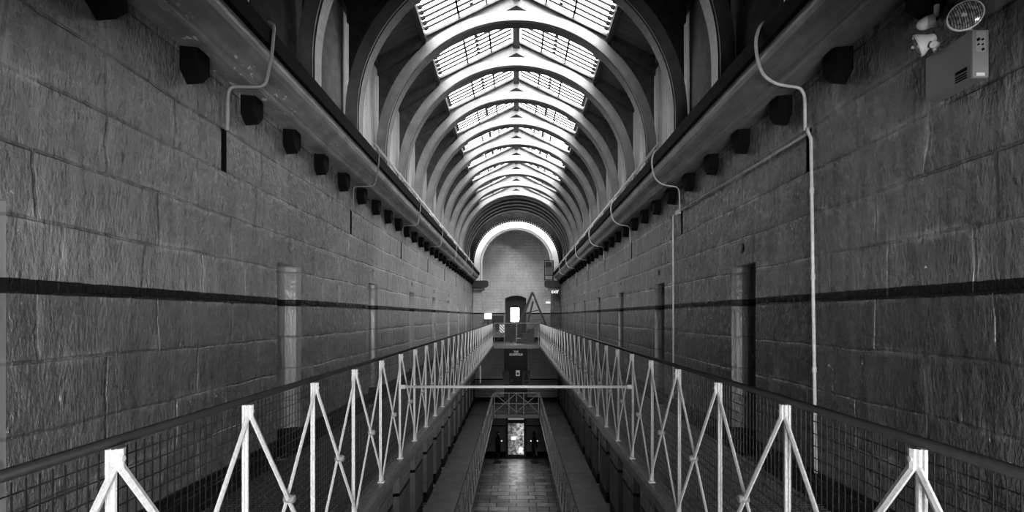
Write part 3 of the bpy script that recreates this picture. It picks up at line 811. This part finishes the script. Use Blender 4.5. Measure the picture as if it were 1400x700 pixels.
# conduits that drop over the cornice into the wall slots
def smooth_path(pts, n=6):
    out_ = []
    P = [Vector(p) for p in pts]; P = [P[0]] + P + [P[-1]]
    for i in range(1, len(P) - 2):
        for k in range(n):
            t = k / n
            out_.append(0.5 * ((2 * P[i]) + (-P[i - 1] + P[i + 1]) * t + (2 * P[i - 1] - 5 * P[i] + 4 * P[i + 1] - P[i + 2]) * t * t + (-P[i - 1] + 3 * P[i] - 3 * P[i + 1] + P[i + 2]) * t ** 3))
    out_.append(P[-2]); return out_
SHL = [(1.99, 2.36), (1.95, 2.33), (1.955, 2.22), (1.965, 2.10), (1.985, 2.0), (2.01, 1.88), (2.05, 1.845), (2.12, 1.84), (2.26, 1.84), (2.30, 1.82), (2.315, 1.76), (2.318, 1.60), (2.32, 1.49)]
SHR = [(1.99, 2.36), (1.95, 2.31), (1.925, 2.20), (1.94, 2.05), (1.985, 1.94), (2.07, 1.875), (2.16, 1.85), (2.26, 1.835), (2.30, 1.80), (2.315, 1.74), (2.318, 1.62), (2.32, 1.49)]
for s in (-1, 1):
    side = 'left' if s < 0 else 'right'; kk = 0
    for y in SLOTS[:7]:
        sh = SHL if s < 0 else SHR
        pts = [(s * a, y, zu(b)) for a, b in sh]
        o = MB().tube(smooth_path(pts), 0.0125 if kk == 0 else 0.010, 8).build('swan_neck_conduit', M['pipe'] if s > 0 else M['pipe_grey'], smooth=True)
        if s < 0 and kk == 0: o.data.materials.clear(); o.data.materials.append(M['lamp_grey'])
        tag(o, f'bent metal conduit looping over the {side} cornice into a slot, {ORD[kk]} from the camera', 'conduit', f'conduits over the {side} cornice'); kk += 1
# long twin conduits along the cornice top
for s in (-1, 1):
    side = 'left' if s < 0 else 'right'
    for q, (x, h) in enumerate(((1.965, 2.37), (2.02, 2.46))):
        r = empty('long_conduit', (s * x, 15, zu(h)), f'{"lower" if q == 0 else "upper"} of two thin conduits running along the {side} cornice top', 'conduit', f'long conduits on the {side} cornice')
        ps = [MB().tube([(s * x, 6.7, zu(h)), (s * x, YA0 - 0.35, zu(h))], 0.011, 8).build('pipe', M['pipe'], smooth=True)]
        y = 8.1
        while y < 24.8:
            ps.append(MB().box(s * (x - 0.015), s * (x + 0.02), y, y + 0.03, zu(2.332), zu(h + 0.014)).build('clip', M['pipe'])); y += 1.44
        adopt(r, *ps)
# right wall: vertical pipe, horizontal pipe, second vertical pipe
x = 2.328
v = empty('wall_pipe', (x, 3.68, zz(1.22)), 'white vertical pipe on the right wall, ending at the black skirting', 'pipe')
adopt(v, MB().tube([(x - 0.005, 3.735, zu(1.50)), (x - 0.005, 3.73, zu(1.47)), (x, 3.70, zu(1.40)), (x, 3.64, zz(1.22))], 0.0125, 10).build('pipe', M['pipe'], smooth=True),
      *[MB().tube([(x, 3.70 - 0.06 * t, zu(1.40 - 2.6 * t) + 0.02), (x, 3.70 - 0.06 * t, zu(1.40 - 2.6 * t) - 0.02)], 0.016, 10).build('coupling', M['pipe']) for t in (0.16, 0.42, 0.70)])
hp = empty('wall_pipe', (x, 5.3, zu(1.47)), 'grey horizontal pipe on the right wall between the two vertical pipes', 'pipe')
adopt(hp, MB().tube([(x, 3.75, zu(1.46)), (x, 6.90, zu(1.50))], 0.011, 8).build('pipe', M['pipe_grey'], smooth=True),
      *[MB().tube([(x, yy, zu(1.46 + 0.013 * (yy - 3.75))), (x, yy + 0.05, zu(1.46 + 0.013 * (yy - 3.75)))], 0.015, 8).build('coupling', M['pipe_grey']) for yy in (4.2, 4.75, 5.3, 5.9, 6.5)])
v2 = empty('wall_pipe', (x, 6.95, zz(1.22)), 'white vertical pipe further along the right wall, from the junction box', 'pipe')
adopt(v2, MB().tube([(x, 6.95, zu(1.50)), (x, 6.95, zz(1.22))], 0.011, 8).build('pipe', M['pipe'], smooth=True),
      MB().box(x - 0.02, x + 0.02, 6.68, 6.80, zu(1.46), zu(1.52)).build('junction_box', M['pipe'], bevel=0.004))
lp = MB().tube([(-2.30, 18.4, zz(2.0)), (-2.30, 18.4, zz(4.6))], 0.014, 8).build('wall_pipe', M['pipe_grey']); tag(lp, 'thin vertical pipe on the left wall of the lower gallery, far end', 'pipe')
lp = MB().tube([(2.30, 13.0, zz(2.0)), (2.30, 13.0, zz(4.3))], 0.014, 8).build('wall_pipe', M['pipe_grey']); tag(lp, 'thin vertical pipe on the right wall of the lower gallery', 'pipe')

# emergency light unit
U = empty('emergency_light', (XW, 2.46, zu(1.3)), 'grey twin-spot emergency light box high on the right wall', 'emergency light')
bx = MB().box(2.264, XW - 0.002, 2.33, 2.592, zu(1.184), zu(1.424)).build('box_body', M['unit'], bevel=0.004)
fp = MB().box(2.267, XW - 0.004, 2.326, 2.331, zu(1.187), zu(1.421)).build('end_plate', M['unit_face'])
cp = MB().box(2.280, 2.330, 2.323, 2.327, zu(1.312), zu(1.412)).build('control_panel', M['lamp_grey'])
ctrl = MB()
for (cx, cz, r) in ((2.291, 1.372, 0.0075), (2.312, 1.372, 0.005), (2.291, 1.347, 0.004), (2.312, 1.347, 0.004), (2.314, 1.323, 0.006)):
    ctrl.cyl((cx, 2.324, zu(cz)), (cx, 2.318, zu(cz)), r, 12)
kb = ctrl.build('buttons', M['black']); wl_ = MB().box(2.284, 2.325, 2.323, 2.327, zu(1.193), zu(1.208)).build('white_label', M['white'])
lg = MB()
for q in range(3): lg.box(2.2615, 2.2645, 2.352, 2.412 - 0.0, zu(1.197 + 0.02 * 0) + 0.012 * q, zu(1.197) + 0.012 * q + 0.006)
lg.box(2.2615, 2.2645, 2.352, 2.412, zu(1.236), zu(1.252))
ll = lg.build('printed_label', M['black'])
adopt(U, bx, fp, cp, kb, wl_, ll)
cp.parent = U; kb.parent = U
def spot(name, c, ax, R, lens_mat=True):
    ax = Vector(ax).normalized()
    body = MB().lathe(c, ax, [(-0.075, 0.012), (-0.07, 0.022), (-0.05, 0.030), (-0.03, 0.045), (-0.008, R * 0.97), (0.0, R), (0.008, R), (0.009, R * 0.93)], 28).build(name, M['lamp_white'], smooth=True)
    lens = MB().lathe(Vector(c) + ax * 0.0095, ax, [(0, R * 0.92), (0.004, R * 0.85), (0.008, R * 0.5), (0.009, 0.005)], 28).build('lens', M['lens'], smooth=True)
    fil = MB().box(-0.02, 0.02, -0.004, 0.004, -0.006, 0.006).build('filament_cap', M['lamp_white'])
    for vv in fil.data.vertices: vv.co = Vector(c) + ax * 0.016 + Vector((vv.co.x, vv.co.y, vv.co.z + 0.0))
    adopt(U, body); lens.parent = body; fil.parent = body
    for q in (lens, fil):
        for vv in q.data.vertices: vv.co -= U.location
    return body
g = NG('ribbed_lens'); P, X, Y, Z = g.pos()
rb = g.math('FRACT', g.math('MULTIPLY', g.math('ADD', X, g.math('MULTIPLY', Z, 0.25)), 130)); rb2 = g.math('FRACT', g.math('MULTIPLY', Z, 60))
n1 = g.noise(P, 60, 2)
c = g.math('MULTIPLY', g.ramp(rb, 0.2, 0.8, 0.08, 0.5), g.ramp(n1, 0.35, 0.65, 0.4, 1.5))
M['lens'] = g.finish(c, 0.12, g.math('ADD', rb, rb2), 0.6, 0.004, metal=0.3)
spot('front_spot', (2.262, 2.36, zu(1.512)), (-0.55, -0.82, -0.10), 0.072)
spot('rear_spot', (2.235, 2.60, zu(1.502)), (-0.72, 0.62, -0.30), 0.064)
adopt(U, MB().tube([(2.30, 2.37, zu(1.425)), (2.295, 2.385, zu(1.49))], 0.012, 8).build('spot_bracket', M['lamp_white']),
      MB().tube([(2.30, 2.56, zu(1.425)), (2.285, 2.56, zu(1.48))], 0.012, 8).build('spot_bracket', M['lamp_white']),
      MB().cyl((2.285, 2.548, zu(1.475)), (2.245, 2.52, zu(1.462)), 0.017, 14).build('pivot_knob', M['lamp_white']))
S = empty('ceiling_sensor', (2.262, 2.56, zu(1.64)), 'white dome sensor with grey collar above the emergency light box', 'sensor')
adopt(S, MB().lathe((2.268, 2.54, zu(1.605)), (-0.8, 0.5, -0.12), [(0, 0.034), (0.03, 0.036), (0.034, 0.030)], 20).build('collar', M['lamp_grey'], smooth=False),
      MB().lathe((2.242, 2.556, zu(1.601)), (-0.8, 0.5, -0.12), [(0, 0.033), (0.014, 0.032), (0.03, 0.026), (0.04, 0.016), (0.045, 0.006)], 20).build('dome', M['lamp_white'], smooth=True),
      MB().tube([(2.285, 2.545, zu(1.69)), (2.283, 2.545, zu(1.63))], 0.012, 8).build('stem', M['lamp_white']),
      MB().tube([(2.25, 2.57, zu(1.572)), (2.28, 2.50, zu(1.545))], 0.003, 6).build('lead', M['iron']))

# ---------------------------------------------------------------- far end, top level
def text_obj(name, body, size, loc, mat, parent, align='CENTER', bold=0.0):
    cu = bpy.data.curves.new(name, 'FONT'); cu.body = body; cu.size = size; cu.align_x = align; cu.align_y = 'CENTER'; cu.extrude = 0.003; cu.offset = bold
    o = bpy.data.objects.new(name, cu); COL.objects.link(o); o.rotation_euler = (PI / 2, 0, 0)
    cu.materials.append(mat); bpy.context.view_layer.update()
    me = bpy.data.meshes.new_from_object(o); bpy.data.objects.remove(o); bpy.data.curves.remove(cu)
    o = bpy.data.objects.new(name, me); COL.objects.link(o); o.rotation_euler = (PI / 2, 0, 0)
    o.parent = parent; o.location = Vector(loc) - parent.location
    return o
E = empty('exit_sign', (2.02, YA0 - 0.42, zu(1.27)), 'black hanging sign with white lettering EXIT by the right pier', 'exit sign')
adopt(E, MB().box(1.84, 2.24, YA0 - 0.45, YA0 - 0.40, zu(1.15), zu(1.37)).build('sign_box', M['sign_black'], bevel=0.005),
      MB().tube([(1.95, YA0 - 0.42, zu(1.37)), (1.95, YA0 - 0.42, zu(1.62))], 0.01, 6).build('hanger', M['grey_steel']),
      MB().box(1.75, 2.20, YA0 - 0.44, YA0 - 0.40, zu(1.395), zu(1.43)).build('hanger_rail', M['grey_steel']))
text_obj('lettering', 'EXIT', 0.19, (2.04, YA0 - 0.455, zu(1.262)), M['letters_lit'], E, bold=0.006)
b = MB().box(1.68, 1.96, YEND - 0.08, YEND - 0.005, zu(0.72), zu(0.80)).build('batten_light', M['white_glow'], bevel=0.01); tag(b, 'small white batten light on the far wall near the EXIT sign', 'light')
fr = empty('metal_cabinet_frame', (1.75, YA0 - 0.3, zu(1.9)), 'dark metal cabinet frame standing on the right springer of the arch', 'cabinet')
m_ = MB()
for xx in (1.50, 1.96): m_.box(xx - 0.025, xx + 0.025, YA0 - 0.33, YA0 - 0.28, zu(1.895), zu(2.95))
for h in (1.93, 2.16, 2.62, 2.93): m_.box(1.50, 1.96, YA0 - 0.33, YA0 - 0.28, zu(h) - 0.02, zu(h) + 0.02)
adopt(fr, m_.build('frame', M['iron']), MB().box(1.56, 1.90, YA0 - 0.27, YA0 - 0.14, zu(2.20), zu(2.60)).build('box', M['grey_steel'], bevel=0.01),
      MB().box(1.56, 1.90, YA0 - 0.27, YA0 - 0.14, zu(2.66), zu(2.88)).build('upper_box', M['iron'], bevel=0.01))
# white sign (skylight on it put in as glow) and dark panel, post
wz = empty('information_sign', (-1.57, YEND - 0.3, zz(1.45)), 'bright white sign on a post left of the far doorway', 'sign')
adopt(wz, MB().box(-1.80, -1.38, YEND - 0.32, YEND - 0.28, zz(0.17), zu(0.16)).build('sign_face', M['white_glow']),
      MB().box(-1.62, -1.57, YEND - 0.27, YEND - 0.22, zz(1.449), zu(0.10)).build('post', M['iron']))
dp = empty('display_board', (-1.0, YEND - 0.3, zz(1.45)), 'dark board with a pale top rail between the white sign and the doorway', 'display board')
adopt(dp, MB().box(-1.34, -0.72, YEND - 0.32, YEND - 0.29, zz(0.62), zu(0.02)).build('panel', M['sign_black']),
      MB().box(-1.36, -0.70, YEND - 0.34, YEND - 0.28, zu(0.025), zu(0.08)).build('top_rail', M['paper']),
      MB().box(-0.69, -0.65, YEND - 0.34, YEND - 0.28, zz(1.449), zu(0.10)).build('post', M['paper']),
      MB().box(-1.38, -1.345, YEND - 0.34, YEND - 0.28, zz(1.449), zu(0.02)).build('post', M['iron']))
g = NG('striped_poster'); P, X, Y, Z = g.pos()
st = g.math('FRACT', g.math('MULTIPLY', g.math('ADD', X, Z), 7.0))
M['stripe'] = g.finish(g.ramp(st, 0.35, 0.55, 0.15, 0.8), 0.5)
pp = MB().box(-0.83, -0.58, 22.88, 22.895, zz(0.82), zz(0.42)).build('striped_poster', M['stripe']); tag(pp, 'small striped poster fixed to the upper end railing', 'poster')
# A-frame
A = empty('timber_a_frame', (0.86, 25.0, zz(1.45)), 'tall dark timber A-frame standing right of the far doorway', 'timber frame')
ya = 24.72
def pt(px, py, y): return ((px - 706) / F * y, y, EYE + (432 - py) / F * y)
zf = zz(1.445)
def leg(pa, pb, y, wd, name, mat=M['iron']):
    a, b = Vector(pt(*pa, y)), Vector(pt(*pb, y)); 
    if name != 'brace': b = a + (b - a) * ((zf - a.z) / (b.z - a.z))
    return MB().bar(a, b, wd, 0.08).build(name, mat)
def flatbar(a, b, y, wd, th, name, mat):
    a, b = Vector(a), Vector(b); t = (b - a).normalized(); nrm = Vector((0, 1, 0)); u = t.cross(nrm).normalized()
    m = MB(); q = [a + u * wd / 2, a - u * wd / 2, b - u * wd / 2, b + u * wd / 2]
    m.prism([(v_.x, v_.z) for v_ in q], 'y', y - th / 2, y + th / 2); return m.build(name, mat)
a_ = Vector(pt(728, 399.5, ya)); bl = Vector(pt(713, 434, ya)); brr = Vector(pt(745, 441, ya))
bl = a_ + (bl - a_) * ((zf + 0.03 - a_.z) / (bl.z - a_.z)); brr = a_ + (brr - a_) * ((zf + 0.03 - a_.z) / (brr.z - a_.z))
adopt(A, flatbar(a_, bl, ya, 0.11, 0.08, 'leg', M['iron']), flatbar(a_, brr, ya + 0.085, 0.10, 0.08, 'leg', M['iron']),
      flatbar(pt(727, 404, ya), pt(718, 428, ya), ya + 0.16, 0.08, 0.06, 'inner_brace', M['paper']),
      flatbar(pt(729, 412, ya), pt(722, 440, ya), ya + 0.22, 0.10, 0.06, 'prop', M['dark_timber']),
      flatbar(pt(718.5, 428, ya), pt(736, 424, ya), ya - 0.06, 0.05, 0.03, 'tie', M['dark_timber']),
      MB().prism([(0.02, zf), (0.95, zf), (0.95, zf + 0.75), (0.60, zf + 0.75), (0.60, zf + 0.5), (0.32, zf + 0.5), (0.32, zf + 0.25), (0.02, zf + 0.25)], 'y', ya + 0.3, ya + 0.9).build('steps', M['dark_timber']))

# ---------------------------------------------------------------- far end, lower gallery: arched door with a sign board
y = YEND
def pe(px, py, yy=YEND): return ((px - 706) / F * yy, EYE + (432 - py) / F * yy)
d2 = empty('door_2', (0, y, zz(4.87)), None, None, kind='structure')
ar = [(-0.70, zz(4.87)), (0.62, zz(4.87)), (0.62, zz(1.86))] + [(0.62 - 1.32 * k / 10, zz(1.86) + 0.13 * math.sin(PI * k / 10)) for k in range(1, 10)] + [(-0.70, zz(1.86))]
adopt(d2, MB().prism(ar, 'y', y - 0.06, y - 0.004).build('door_panel', M['sign_black'], bevel=0.01))
sb = empty('sign_board', (-0.05, y - 0.1, zz(2.6)), 'black arched board reading THE SCAFFOLD over the lower gallery door', 'sign board')
adopt(sb, MB().box(-0.58, 0.54, y - 0.10, y - 0.065, zz(3.02), zz(1.95)).build('board', M['sign_black'], bevel=0.005))
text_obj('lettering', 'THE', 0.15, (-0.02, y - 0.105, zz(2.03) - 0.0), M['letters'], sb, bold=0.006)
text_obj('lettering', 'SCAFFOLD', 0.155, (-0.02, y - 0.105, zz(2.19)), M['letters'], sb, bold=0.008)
tx = MB()
for q in range(7):
    zc = zz(2.36 + 0.075 * q + (0.03 if q > 2 else 0)); wdt = 0.40 + 0.05 * ((q * 7) % 3 - 1)
    x_ = -0.02 - wdt
    while x_ < -0.02 + wdt:
        l_ = 0.04 + 0.05 * random.random(); tx.box(x_, min(x_ + l_, wdt), y - 0.103, y - 0.1, zc - 0.012, zc + 0.012); x_ += l_ + 0.018
adopt(sb, tx.build('small_text', M['text_grey']))
po = [(-0.50, -0.30, 3.10, 3.55, 'paper', 'grey notice at the left of the lower gallery door'), ]
nb = MB().box(-0.78, -0.40, y - 0.085, y - 0.0605, zz(3.88), zz(3.12)).build('notice_panel', M['paper']); tag(nb, 'grey panel left of the white notice on the lower gallery door', 'notice')
nb.data.materials.clear(); nb.data.materials.append(M['text_grey'])
nb = empty('white_notice', (0.08, y - 0.1, zz(3.2)), 'small white notice with a dark picture on the lower gallery door', 'notice')
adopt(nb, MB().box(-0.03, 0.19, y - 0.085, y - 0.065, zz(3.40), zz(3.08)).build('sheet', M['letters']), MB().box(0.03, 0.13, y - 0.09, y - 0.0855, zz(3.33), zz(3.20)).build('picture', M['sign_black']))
nb = MB().box(-0.33, -0.22, y - 0.08, y - 0.065, zz(3.75), zz(3.60)).build('small_card', M['text_grey']); tag(nb, 'tiny grey card low on the lower gallery door', 'card')
nb = empty('easel_poster', (0.55, y - 0.3, zz(4.87)), 'grey poster with a triangular figure standing right of the lower door', 'poster')
adopt(nb, MB().box(0.34, 0.76, y - 0.32, y - 0.30, zz(3.90), zz(3.06)).build('poster_sheet', M['paper'], bevel=0.004),
      MB().prism([(0.42, zz(3.6)), (0.68, zz(3.6)), (0.56, zz(3.15))], 'y', y - 0.325, y - 0.321).build('figure', M['sign_black']),
      MB().box(0.42, 0.68, y - 0.325, y - 0.321, zz(3.80), zz(3.68)).build('caption_block', M['sign_black']),
      MB().box(0.53, 0.57, y - 0.295, y - 0.27, zz(4.868), zz(3.2)).build('stand', M['iron']))
tb = MB().tube([(-2.05, 26.572, zz(2.80)), (-2.05, 26.572, zz(3.80))], 0.022, 10).build('tube_light', M['letters']); tag(tb, 'slim white vertical tube at the left end of the lower gallery', 'tube light')

# ---------------------------------------------------------------- far end, ground floor: lit display case and two stands
g = NG('backlit_collage'); P, X, Y, Z = g.pos()
br = g.n.new('ShaderNodeTexBrick'); g.l.new(g.vec(X, Z, 0.0), br.inputs['Vector']); br.inputs['Scale'].default_value = 1
br.inputs['Brick Width'].default_value = 0.27; br.inputs['Row Height'].default_value = 0.23; br.inputs['Mortar Size'].default_value = 0.0
br.inputs['Color1'].default_value = (0.1,) * 3 + (1,); br.inputs['Color2'].default_value = (0.9,) * 3 + (1,); br.offset = 0.3
bw = g.n.new('ShaderNodeRGBToBW'); g.l.new(br.outputs['Color'], bw.inputs[0])
n1 = g.noise(P, 5.5, 5, 0.65)
v = g.math('ADD', g.math('MULTIPLY', bw.outputs[0], 0.35), g.ramp(n1, 0.42, 0.62, 0.0, 0.8))
v = g.math('ADD', g.math('MULTIPLY', v, g.ramp(X, -0.45, 0.35, 0.35, 1.15)), 0.02)
M['collage'] = g.finish(v, 0.3, emit=0.6)
K = empty('display_case', (-0.02, y - 0.1, 0), 'tall backlit display case with a collage, against the ground floor end wall', 'display case')
x0, x1, zt, zb = -0.60, 0.55, zz(5.68), 0.0
k_ = MB(); k_.box(x0, x0 + 0.13, y - 0.16, y - 0.005, zb, zt); k_.box(x1 - 0.13, x1, y - 0.16, y - 0.005, zb, zt)
k_.box(x0 + 0.13, x1 - 0.13, y - 0.16, y - 0.005, zt - 0.09, zt); k_.box(x0 + 0.13, x1 - 0.13, y - 0.16, y - 0.005, zb, 0.20)
adopt(K, k_.build('case_frame', M['iron'], bevel=0.006),
      MB().box(x0 + 0.13, x1 - 0.13, y - 0.06, y - 0.03, 0.20, zt - 0.40).build('lit_collage', M['collage']),
      MB().box(x0 + 0.13, x1 - 0.13, y - 0.08, y - 0.02, zt - 0.40, zt - 0.20).build('header_bar', M['sign_black']),
      MB().box(x0 + 0.13, x1 - 0.13, y - 0.06, y - 0.03, zt - 0.20, zt - 0.09).build('light_strip', M['letters']),
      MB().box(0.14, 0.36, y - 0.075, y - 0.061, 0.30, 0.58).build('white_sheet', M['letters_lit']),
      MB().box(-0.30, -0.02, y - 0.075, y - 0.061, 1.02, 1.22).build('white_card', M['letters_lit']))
case_l = area('display_case_lamp', (-0.02, y - 0.2, 1.2), (PI / 2, 0, PI), 0.8, 1.9, power=14)
case_l.rotation_euler = (-PI / 2, 0, 0)
for s, xx in ((-1, -1.0), (1, 0.98)):
    T = empty('exhibit_stand', (xx, 25.75, 0), f'slim black exhibit stand on a round base {"left" if s < 0 else "right"} of the lit display case', 'exhibit stand', 'exhibit stands')
    ps = [MB().lathe((xx, 25.75, 0.0), (0, 0, 1), [(0, 0.27), (0.02, 0.27), (0.035, 0.24), (0.04, 0.03)], 28).build('round_base', M['iron']),
          MB().tube([(xx, 25.75, 0.04), (xx, 25.85, 0.95)], 0.02, 8).build('stem', M['iron']),
          MB().lathe((xx, 25.9, 0.35), (0, 0, 1), [(0, 0.10), (0.3, 0.15), (0.7, 0.17), (0.95, 0.13), (1.05, 0.06), (1.10, 0.05), (1.14, 0.09), (1.22, 0.10), (1.30, 0.05)], 16).build('draped_body', M['black'], smooth=True),
          MB().lathe((xx + (0.19 if s < 0 else -0.18), 25.78, 1.17), (0, -1, 0), [(0, 0.035), (0.03, 0.03)], 10).build('lamp_knob', M['letters_lit'])]
    if s > 0:
        ps.append(MB().lathe((xx + 0.18, 25.78, 1.17), (0, -1, 0), [(0, 0.035), (0.03, 0.03)], 10).build('lamp_knob', M['letters_lit']))
        ps.append(MB().tube([(xx + 0.02, 25.72, 1.05), (xx + 0.14, 25.72, 0.42)], [0.02, 0.045], 8).build('pale_strap', M['text_grey']))
    else:
        ps.append(MB().lathe((xx, 25.8, 1.56), (0, -1, 0), [(0, 0.05), (0.03, 0.04)], 10).build('top_plate', M['text_grey']))
    adopt(T, *ps)
